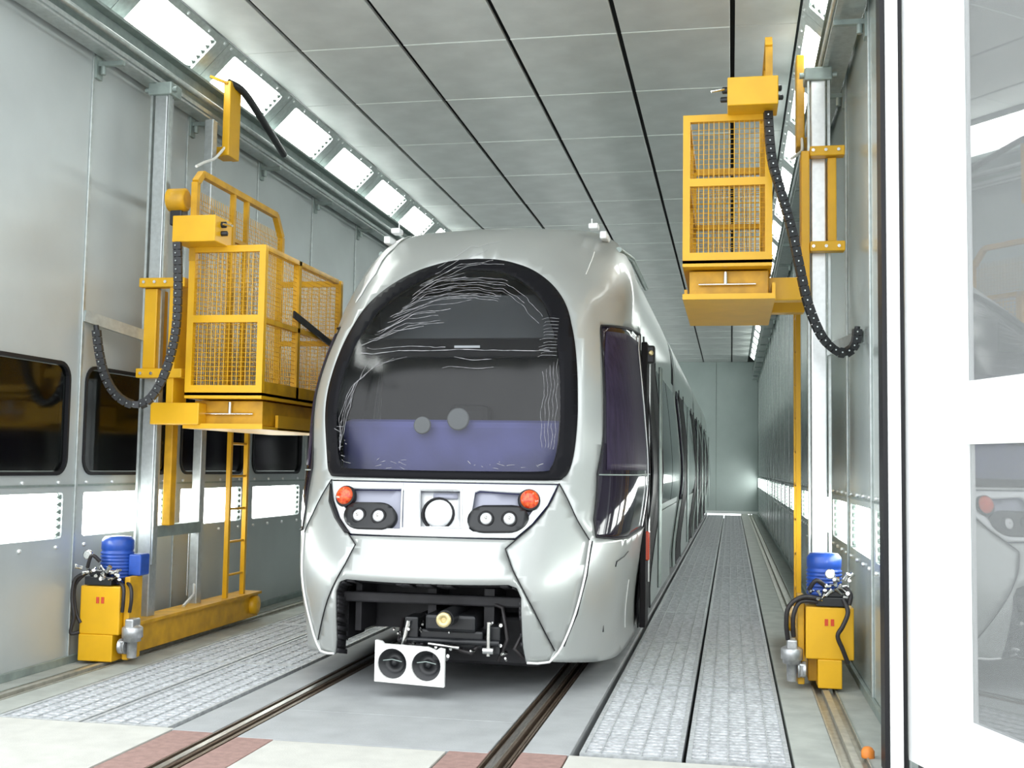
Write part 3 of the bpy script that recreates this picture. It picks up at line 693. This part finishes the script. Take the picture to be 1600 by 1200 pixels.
for j, (a, b) in enumerate(mods):
    body = hull(a, b, -.012)
    for s in (1, -1):
        if j == 0: doors = [(8.86, 10.15)]
        elif j == 3: doors = [(29.0, 30.4)]
        else: doors = [(a+.5, a+1.8), (b-1.8, b-.5)]
        cuts = [a+.02]+[q for dd in doors for q in dd]+[b-.02]
        for i in range(0, len(cuts), 2):
            y0, y1 = cuts[i], cuts[i+1]
            if y1-y0 < .15: continue
            sidepatch(y0, y1, .10, .93, .012, M['side'], 'skirt_panel', s=s)
            sidepatch(y0, y1, .94, 2.28, .010, M['sideglass'] if j else M['side'], 'window_band', s=s)
            nwin = max(1, int((y1-y0)/1.6))
            for k in range(nwin):
                c0 = y0+.08+(y1-y0-.08)*k/nwin; c1 = y0+(y1-y0-.08)*(k+1)/nwin
                sidepatch(c0, c1, 1.0, 2.2, .016, M['sideglass'], 'window_pane', s=s)
        for (y0, y1) in doors:
            mid = (y0+y1)/2
            for p0, p1 in ((y0+.03, mid-.01), (mid+.01, y1-.03)):
                dl = sidepatch(p0, p1, .12, 2.26, .016, M['doordark'], 'doorway_shade', s=s)  # matte black sheet paints the shade inside an open doorway
                z, W = section(1.2)
                MB().tube([(s*(float(W)+.03), p1-.06 if p1 < mid+.05 else p0+.06, zz) for zz in (.35, 2.15)], .012, 8).build('chrome_bar', M['galvd'], dl)
            sidepatch(y0-.02, y0+.02, .10, 2.32, .022, M['gasket'], 'door_post', s=s)
            sidepatch(y1-.02, y1+.02, .10, 2.32, .022, M['gasket'], 'door_post', s=s)
    # roof equipment
    MB().box(-.72, .72, a+.5, b-.4, 2.95, 3.06, .03).build('roof_pod', M['side'], tram)
for (a, b) in ((13.5, 14.4), (21.2, 22.1), (27.0, 27.9)):
    mb = MB(); n = 12
    for k in range(n):
        y0 = a+(b-a)*k/n; y1 = a+(b-a)*(k+1)/n; ym = (y0+y1)/2
        pa = prof(.25, 3.297, 20, -.10); pb = prof(.25, 3.297, 20, -.03)
        A = pa+[(-x, z) for x, z in pa[::-1]]; Bq = pb+[(-x, z) for x, z in pb[::-1]]; m_ = len(A)
        mb.add([(x, y0, z) for x, z in A]+[(x, ym, z) for x, z in Bq]+[(x, y1, z) for x, z in A], [(r_*m_+i, r_*m_+i+1, (r_+1)*m_+i+1, (r_+1)*m_+i) for r_ in (0, 1) for i in range(m_-1)])
    mb.build('bellows', M['black'], tram)
# door-side red marker and exterior mirror arm
MB().box(1.06, 1.10, 8.72, 8.84, .62, .84, .01).build('side_marker', M['amber'], tram, label='red side marker on the black door post')
MB().box(1.03, 1.075, 8.70, 9.0, .12, 2.28, .008).build('door_pillar', M['doordark'], tram)
MB().cyl((1.085, 8.86, .45), (1.085, 8.86, 2.15), .009, 8).build('chrome_bar', M['alu'], tram)
mr = MB().box(1.04, 1.13, 8.76, 8.84, 2.12, 2.26, .015).build('camera_housing', M['black'], tram)
MB()._lathe(Vector((1.10, 8.76, 2.2)), Vector((0, -1, 0)), [(0, .02), (.02, .02), (.025, .012)], 12).build('housing_lens', M['brass'], mr)
# bogies
for y in (9.6, 11.2, 17.2, 18.6, 24.2, 31):
    mb = MB()
    for s in (-1, 1): mb._lathe(Vector((s*.62, y, .29)), Vector((s, 0, 0)), [(0, .1), (0, .29), (.11, .29), (.13, .2)], 24)
    mb.cyl((-.6, y, .29), (.6, y, .29), .06, 10); mb.build('wheelset', M['dark'], tram)
settle(tram)

# ------------------------------------------------------------------ yellow mobile lifts
def lift(s, yb, z0, where, extra):
    T = lambda a, y, z: (s*(2.27-a), yb+y, z)          # a: metres from the rail towards the track
    root = empty('mobile_lift', T(0, 0, 0), label='yellow wall-guided lift with mesh basket, '+where, cat='lift')
    mb = lambda: MB(T)
    def path(*p): return list(p)
    # trolley beam with end wheels
    tb = mb().box(-.02, .10, .12, 2.25, .04, .24, .006).box(-.05, .13, .12, 2.25, .225, .245).build('trolley_beam', M['yeld'], root)
    mb().box(.125, .165, .04, .20, .03, .56, .006).build('end_plate', M['yeld'], root)
    mb()._lathe(Vector((.10, 2.14, .14)), Vector((1, 0, 0)), [(0, .075), (.04, .075), (.05, .03)], 20).build('wheel_cap', M['yel'], tb)
    for y in (.25, 2.1): mb()._lathe(Vector((-.03, y, .086)), Vector((1, 0, 0)), [(0, .06), (.05, .06)], 20).build('wheel', M['dark'], tb)
    # power unit
    pu = mb().box(-.16, .12, 0, .20, .19, .50, .008).build('power_unit', M['yel'], root)
    mb().box(-.16+(.07 if s > 0 else .0), .05+(.0 if s > 0 else .03), -.005, .18, .02, .19, .006).build('gear_housing', M['yel'], pu)
    mb().box(-.045, -.025, -.004, 0, .39, .43).box(-.01, .01, -.004, 0, .39, .43).build('slots', M['amber'], pu)
    # motor
    mt = MB(T); prof_ = [(0, .115), (.015, .115), (.02, .10)]
    for k in range(8): z_ = .03+k*.022; prof_ += [(z_, .100), (z_+.006, .107), (z_+.014, .107), (z_+.018, .100)]
    prof_ += [(.215, .10), (.22, .104), (.275, .104), (.30, .085), (.305, .03)]
    mt._lathe(Vector((.0, .16, .51)), Vector((0, 0, 1)), prof_, 28); mt = mt.build('motor', M['blue'], root)
    if s < 0: mb().box(.10, .19, .12, .24, .56, .70, .01).build('terminal_box', M['blue'], mt)
    # valves, fittings
    vb = mb().box(-.13, .06, -.01, .10, .505, .56, .006).box(-.10, .02, .0, .07, .56, .60, .006).build('valve_block', M['black'], root)
    f = mb(); q = random.Random(11+s)
    for i in range(26):
        a = q.uniform(-.14, .10); z = q.uniform(.54, .68 if a < 0 else .60)
        f._lathe(Vector((a, q.uniform(-.03, .04), z)), Vector((q.uniform(-1, 1), q.uniform(-1, 0), q.uniform(-.3, 1))), [(0, .009), (.025, .009), (.03, .012), (.04, .012)], 7)
    f._lathe(Vector((-.10 if s < 0 else -.02, -.02, .70)), Vector((0, -1, .1)), [(0, .03), (.02, .03), (.022, .024)], 16)
    f.build('valve_fittings', M['chrome'], vb, kind='stuff')
    # hoses
    if s > 0:
        hh = [[(.03, -.01, .55), (.14, -.03, .56), (.22, -.04, .50), (.235, -.03, .40), (.225, 0, .30)], [(.05, .0, .53), (.15, -.02, .53), (.19, -.03, .46), (.195, -.02, .38), (.19, 0, .32)],
              [(-.10, -.01, .55), (-.12, -.05, .48), (-.09, -.06, .40), (-.06, -.06, .34), (-.09, -.05, .26), (-.12, -.03, .18)], [(-.11, 0, .62), (-.14, -.02, .58), (-.13, -.02, .52)], [(.0, 0, .62), (.06, -.03, .66), (.10, 0, .60)]]
    else:
        hh = [[(-.12, 0, .58), (-.19, -.02, .54), (-.20, -.03, .42), (-.18, -.03, .30), (-.20, -.03, .20), (-.16, 0, .20)], [(-.10, 0, .60), (-.20, 0, .50), (-.19, 0, .34), (-.15, 0, .26)],
              [(.06, .05, .54), (.14, .0, .50), (.15, -.01, .42), (.14, 0, .34)], [(.08, .1, .54), (.18, .02, .50), (.20, 0, .42), (.18, .02, .34)], [(-.02, -.02, .66), (-.06, -.05, .70), (-.10, -.03, .62)]]
    for p in hh:
        mb().tube(smooth(p), .014 if s > 0 else .012, 8).build('hose', M['hose'], root)
    # travel motor, silver
    pm_ = MB(T); pm_._lathe(Vector((.20, .03, .05)), Vector((0, 0, 1)), [(0, .03), (.10, .032), (.105, .055), (.125, .055), (.13, .066), (.19, .066), (.20, .055), (.21, .03)], 22)
    pm_.box(.17, .23, -.02, .08, .21, .30, .01).box(.12, .16, -.01, .09, .08, .16, .01)
    pm_ = pm_.build('travel_motor', M['pump'], root)
    mb()._lathe(Vector((.12, .03, .12)), Vector((1, 0, 0)), [(0, .05), (.02, .05), (.021, .035), (.03, .035), (.031, .05), (.045, .05)], 16).build('travel_gear', M['pump'], pm_)
    # silver masts
    m1 = mb().box(-.048, .048, .50, .60, .24, 3.97, .008).build('mast', M['mast' if s < 0 else 'alu'], root)
    mb().box(-.075, -.058, .49, .53, .6, 3.9).box(.058, .07, .49, .53, .6, 3.9).build('mast_guide', M['galv'], m1)
    mb().box(-.09, .09, .47, .63, 3.90, 3.99, .01).cyl((-.12, .5, 3.94), (.12, .5, 3.94), .02, 10).build('mast_head', M['galvd'], m1)
    mb().box(-.05, .02, 1.28, 1.36, .24, 3.97, .006).build('rear_mast', M['mast'], root)
    mb().box(-.04, .04, .61, 1.27, .78, .86).build('cross_tie', M['galvd'], root)
    mb().tube([(-.02, 1.32, .42), (.03, 1.22, .32), (.03, 1.05, .25)], .012, 8).build('brace_strut', M['alu'], root)
    mb().tube([(-.07, 1.30, .30), (-.07, 1.30, 1.0)], .008, 6).build('cable', M['chrome'], root)
    # ladder
    top = z0-.02
    ld = mb().box(.05, .085, 1.66, 1.695, .24, top).box(.05, .085, 1.98, 2.015, .24, top).build('ladder', M['yel'], root)
    k = .42
    while k < top-.05:
        mb().cyl((.067, 1.69, k), (.067, 1.99, k), .010, 8).build('rung', M['yel'], ld); k += .26
    # carriage on the mast
    c0 = z0+.09
    da = .10 if s < 0 else 0.
    cg = mb().box(.062+da, .115+da, .42, .62, c0-.25, c0+.70, .006).build('carriage', M['yel'], root)
    mb().box(*((-.035, .06) if s < 0 else (-.11, -.055)), .44, .60, c0+.095, c0+.655, .006).build('carriage_post', M['yel'], cg)
    for zz in (c0+.66, c0+.03): mb().box(-.16+da, .06+da*2.2, .40, .49, zz, zz+.065, .006).build('carriage_plate', M['yel'], cg)
    bl = mb()
    for z in (c0+.695, c0+.06):
        for a in (-.12, -.04, .04): bl._lathe(Vector((a+da, .40, z)), Vector((0, -1, 0)), [(0, .012), (.012, .011)], 8)
    bl.build('carriage_bolts', M['chrome'], cg, kind='stuff')
    if s < 0:
        mb().box(.04, .10, .66, .74, .86, z0-.1, .006).build('drop_tube', M['yeld'], root)
        mb()._lathe(Vector((.14, .42, z0+1.36)), Vector((1, 0, 0)), [(0, .08), (.12, .08), (.13, .06)], 22).build('cable_reel', M['yeld'], root)
        mb().box(.15, .24, .40, .50, z0+1.18, z0+1.31, .01).build('reel_bracket', M['black'], root)
    mb().box(.03, .09, 1.42, 1.62, 3.72, 4.32 if s < 0 else 4.42, .008).box(-.04, .04, 1.45, 1.6, 3.72, 3.8, .006).build('top_guide', M['yeld'] if s > 0 else M['yel'], root)
    if s < 0: mb().beam((.06, 1.42, 4.30), (-.06, 1.36, 4.34), .02).build('guide_arm', M['yeld'], root)
    if s < 0: mb().tube(smooth([(.05, 1.45, 4.32), (.12, 1.6, 4.28), (.10, 2.1, 4.16), (.06, 2.6, 4.05)]), .03, 8).build('beam_cable', M['chain'], root)
    mb().tube(smooth([(.05, 1.45, 3.80), (.06, 1.25, 3.65), (.10, 1.0, 3.55), (.16, .75, 3.45)]), .011, 6).build('cable', M['trim'], root)
    # lift arm and tray under the basket
    A0, A1 = .31, .87; Yf, Yr = .40, 1.97
    if s > 0: Yf, Yr = .12, 1.52
    for y_ in (.40, 1.0): mb().box(.06, .42, y_, y_+.12, z0-.20, z0-.05, .008).build('lift_arm', M['yel'], root)
    mb().box(A0-.02, A1, Yf+.05, Yr, z0-.225, z0-.205, .004).box(A0-.02, A1, Yf+.03, Yf+.05, z0-.225, z0-.19).box(A0-.02, A0, Yf+.05, Yr, z0-.22, z0-.12).box(A1-.02, A1, Yf+.3, Yr, z0-.22, z0-.12).build('lower_tray', M['yel'], root)
    mb().box(A0+.02, A1-.04, Yf+.12, Yr-.1, z0-.20, z0-.03, .005).build('swivel_base', M['yeld'], root)
    mb().cyl((A0+.10, Yf+.10, z0-.12), (A1-.10, Yf+.10, z0-.12), .008, 8).cyl((.6, Yf+.1, z0-.12), (.6, Yf+.1, z0-.04), .014, 8).build('latch_rod', M['chrome'], root)
    # basket
    bk = empty('basket', (0, 0, 0)); bk.parent = root
    def bar(nm, *B, m='yel'):
        t = mb()
        for b_ in B: t.box(*b_)
        return t.build(nm, M[m], bk)
    h = .965 if s > 0 else 1.03; e = .045
    bar('floor', (A0, A1, Yf, Yr, z0-.02, z0+.02))
    bar('front_frame', (A0, A0+e, Yf, Yf+e, z0, z0+h), (A1-e, A1, Yf, Yf+e, z0, z0+h), (A0+e, A1-e, Yf, Yf+e, z0, z0+.07), (A0+e, A1-e, Yf, Yf+e, z0+.50, z0+.55), (A0+e, A1-e, Yf, Yf+e, z0+h-.045, z0+h))
    def gate(y): return (A0, A0+e, y, y+e, z0, z0+h), (A1-e, A1, y, y+e, z0, z0+h), (A0+e, A1-e, y, y+e, z0+h-.045, z0+h), (A0+e, A1-e, y, y+e, z0+.5, z0+.54)
    bar('rear_frame', *gate(Yr-e), m='yeld')
    ym = Yf+.62
    bar('side_frame', (A1-e, A1, ym, ym+e, z0, z0+h), (A1-e, A1, Yf+e, Yr-.1, z0+h-.035, z0+h), (A1-e, A1, Yf+e, Yr-e, z0+.50, z0+.535), (A1-e, A1, Yf+e, Yr-e, z0, z0+.10), m='yeld')
    # tall guard on the wall side
    H = 1.56 if s < 0 else 1.47; g = mb()
    g.beam((A0+.02, Yf+.02, z0+h*.9), (A0+.02, Yf+.02, z0+H-.08), .045); g.beam((A0+.02, Yf+.02, z0+H-.08), (A0+.02, Yf+.10, z0+H), .045)
    g.beam((A0+.02, Yf+.10, z0+H), (A0+.02, Yr-.15, z0+H), .045); g.beam((A0+.02, Yr-.15, z0+H), (A0+.02, Yr-.02, z0+H-.16), .045); g.beam((A0+.02, Yr-.02, z0+H-.16), (A0+.02, Yr-.02, z0+.1), .045)
    for y in (Yf+.62, Yf+.86): g.beam((A0+.02, y, z0), (A0+.02, y, z0+H-.02), .035)
    g.beam((A0+.02, Yf+.62, z0+1.2), (A0+.02, Yf+.86, z0+1.2), .03)
    g.build('wall_guard', M['yeld'], bk)
    def net(nm, P0, U, V, lu, lv, pitch=.032, r=.0027):
        P0 = Vector(P0); U = Vector(U); V = Vector(V); t = mb()
        for i in range(1, int(lu/pitch)): t.tube([P0+U*(i*pitch), P0+U*(i*pitch)+V*lv], r, 3, False, False)
        for i in range(1, int(lv/pitch)): t.tube([P0+V*(i*pitch), P0+V*(i*pitch)+U*lu], r, 3, False, False)
        return t.build(nm, M['yel'], bk, kind='stuff')
    net('wire_mesh', (A0+e, Yf+.02, z0+.07), (1, 0, 0), (0, 0, 1), A1-A0-2*e, h-.115)
    net('wire_mesh', (A0+e, Yr-.02, z0+.03), (1, 0, 0), (0, 0, 1), A1-A0-2*e, h-.07)
    net('wire_mesh', (A1-.02, Yf+e, z0+.1), (0, 1, 0), (0, 0, 1), Yr-Yf-2*e, h-.13)
    net('wire_mesh', (A0+.02, Yf+e, z0+.03), (0, 1, 0), (0, 0, 1), Yr-Yf-2*e, H-.16)
    mb().beam((A1+.012, Yf+.5, z0+.62), (A1+.012, Yr+.02, z0+.44), .012, .05).build('bumper_arm', M['dark'], bk)
    mb().box(A1-.02, A1+.05, Yr-.02, Yr+.04, z0+.40, z0+.50, .006).build('rubber_bumper', M['black'], bk)
    # control box with levers
    zc = z0+(1.02 if s < 0 else .955)
    cbx = mb().box(A0-.03, A0+.28, Yf-.20, Yf+.06, zc, zc+.18, .006).build('control_box', M['yel'], root)
    for a in ((A0+.31,) if s < 0 else (A0+.31, A0-.05)):
        t = mb(); sg = 1 if a > A0 else -1
        t._lathe(Vector((a-.03*sg, Yf-.10, zc+.13)), Vector((sg, 0, 0)), [(0, .022), (.03, .022), (.035, .012)], 12); t._lathe(Vector((a-.03*sg, Yf-.10, zc+.07)), Vector((sg, 0, 0)), [(0, .018), (.04, .018), (.045, .008)], 12)
        t.build('control_levers', M['black'], cbx)
    mb().cyl((A0+.30, Yf-.12, zc+.13), (A0+.38, Yf-.15, zc+.11), .008, 8).build('lever', M['chrome'], cbx)
    settle(root)
    # nested Empty 'basket' is moved with its parent: bring its meshes back to world alignment
    # cable chain
    ch = mb_chain(extra['chain'])
    for nm, me, lb in ch:
        link(nm, me, root, tuple(-root.location), label=lb, kind='stuff' if nm != 'chain_core' else None)
    ba, bb = extra['arm']
    o = MB().beam(ba, bb, .03, .075).build('chain_arm', M['galv'], root); o.location = -root.location
    return root
def mb_chain(pts):
    P_ = smooth(pts, 12); res = []; acc = 0; last = P_[0]; links = MB(); pins = MB(); cover = MB().tube(P_, .018, 8)
    for i in range(1, len(P_)):
        acc += (P_[i]-P_[i-1]).length
        if acc > .042:
            a = last; b = P_[i]; d = (b-a).normalized(); links.beam(a+d*.002, b-d*.003, .040, .052, up=(1, .2, .1))
            c_ = (a+b)/2; pins._lathe(c_+Vector((0, -.030, 0)), Vector((0, -1, 0)), [(0, .005), (.004, .005)], 6)
            last = b; acc = 0
    return [('cable_chain', links.mesh('cable_chain', M['chain']), 'black segmented cable chain'), ('chain_core', cover.mesh('chain_core', M['chain']), None), ('chain_pins', pins.mesh('chain_pins', M['galv']), None)]

lift(-1, 6.80, 1.762, 'beside the window wall, basket at window height', dict(
    chain=[(-1.95, 7.0, 2.78), (-1.932, 7.0, 2.481), (-1.937, 7.0, 2.176), (-1.996, 7.0, 1.914), (-2.084, 6.99, 1.739), (-2.175, 6.96, 1.68), (-2.288, 6.919, 1.732), (-2.365, 6.884, 1.857), (-2.408, 6.864, 2.026), (-2.433, 6.853, 2.204)],
    arm=((-2.49, 6.80, 2.26), (-2.31, 7.26, 2.18))))
lift(1, 7.15, 2.62, 'by the open door, basket raised near the ceiling', dict(
    chain=[(1.93, 7.18, 3.56), (1.951, 7.14, 3.256), (2.001, 7.12, 3.05), (2.067, 7.12, 2.806), (2.117, 7.12, 2.563), (2.17, 7.12, 2.323), (2.257, 7.15, 2.124), (2.371, 7.2, 2.036), (2.448, 7.2, 2.083), (2.465, 7.2, 2.20)],
    arm=((2.49, 7.22, 2.14), (2.33, 7.62, 2.10))))

# ------------------------------------------------------------------ door at the entrance
MB().box(2.372, 2.392, 5.30, 5.44, 0, 4.4).build('trim_3', M['gasket'], kind='structure')
MB().box(2.393, 2.447, 5.28, 5.44, 0, 4.4, .004).build('trim_4', M['white'], kind='structure')
MB().box(2.448, 2.471, 5.33, 5.44, 0, 4.4).build('trim_5', M['gasket'], kind='structure')
hx, hy = 2.474, 5.33
# leaf frame: u runs from the hinge towards the camera
ang = Vector((.33, -.944)).normalized(); nrm = Vector((-ang.y, ang.x))
if nrm.x > 0: nrm = -nrm                              # towards the track
def L3(u, z, o=0.): return (hx+ang.x*u-nrm.x*(.05-o)*0+nrm.x*o, hy+ang.y*u+nrm.y*o, z)
H0, H1 = .06, 4.3; U0, U1, U2 = 0, .455, 1.75
up = [(U1, 1.66), (U2, 1.66), (U2, 4.05), (U1, 4.05)]
lo = [(U1, .30), (U2, .30), (U2, 1.455), (U1, 1.455)]
door = plate([(U0, H0), (U2+.25, H0), (U2+.25, H1), (U0, H1)], [up, lo], lambda u, z: L3(u, z, .0), lambda u, z: L3(u, z, -.06)).build('door_1', M['white'], kind='structure')
for nm, q in (('pane', up), ('pane', lo)):
    (a, b), (c, d) = q[0], q[2]
    MB().prism([(a-.01, b-.01), (c+.01, b-.01), (c+.01, d+.01), (a-.01, d+.01)], lambda u, z: L3(u, z, -.025), lambda u, z: L3(u, z, -.033)).build(nm, M['doorglass'], door)
for (a, b), (c, d) in ((up[0], up[2]), (lo[0], lo[2])):
    t = MB()
    for r_ in ((a, a+.03, b, d), (c-.03, c, b, d), (a+.03, c-.03, b, b+.025), (a+.03, c-.03, d-.025, d)):
        t.prism([(r_[0], r_[2]), (r_[1], r_[2]), (r_[1], r_[3]), (r_[0], r_[3])], lambda u, z: L3(u, z, -.004), lambda u, z: L3(u, z, -.024))
    t.build('glazing_bead', M['white'], door)
0 and MB().prism([(.36, .1), (.366, .1), (.366, 4.25), (.36, 4.25)], lambda u, z: L3(u, z, .002), lambda u, z: L3(u, z, -.01)).build('groove', M['facade'], door)

# small orange plug on the floor by the door
o = MB()._lathe(Vector((2.33, 5.58, .0)), Vector((0, 0, 1)), [(0, .03), (.03, .03), (.045, .02), (.05, .008)], 16)
o.build('floor_plug', M['orange'], label='small round orange plug on the floor at the foot of the door', cat='plug')
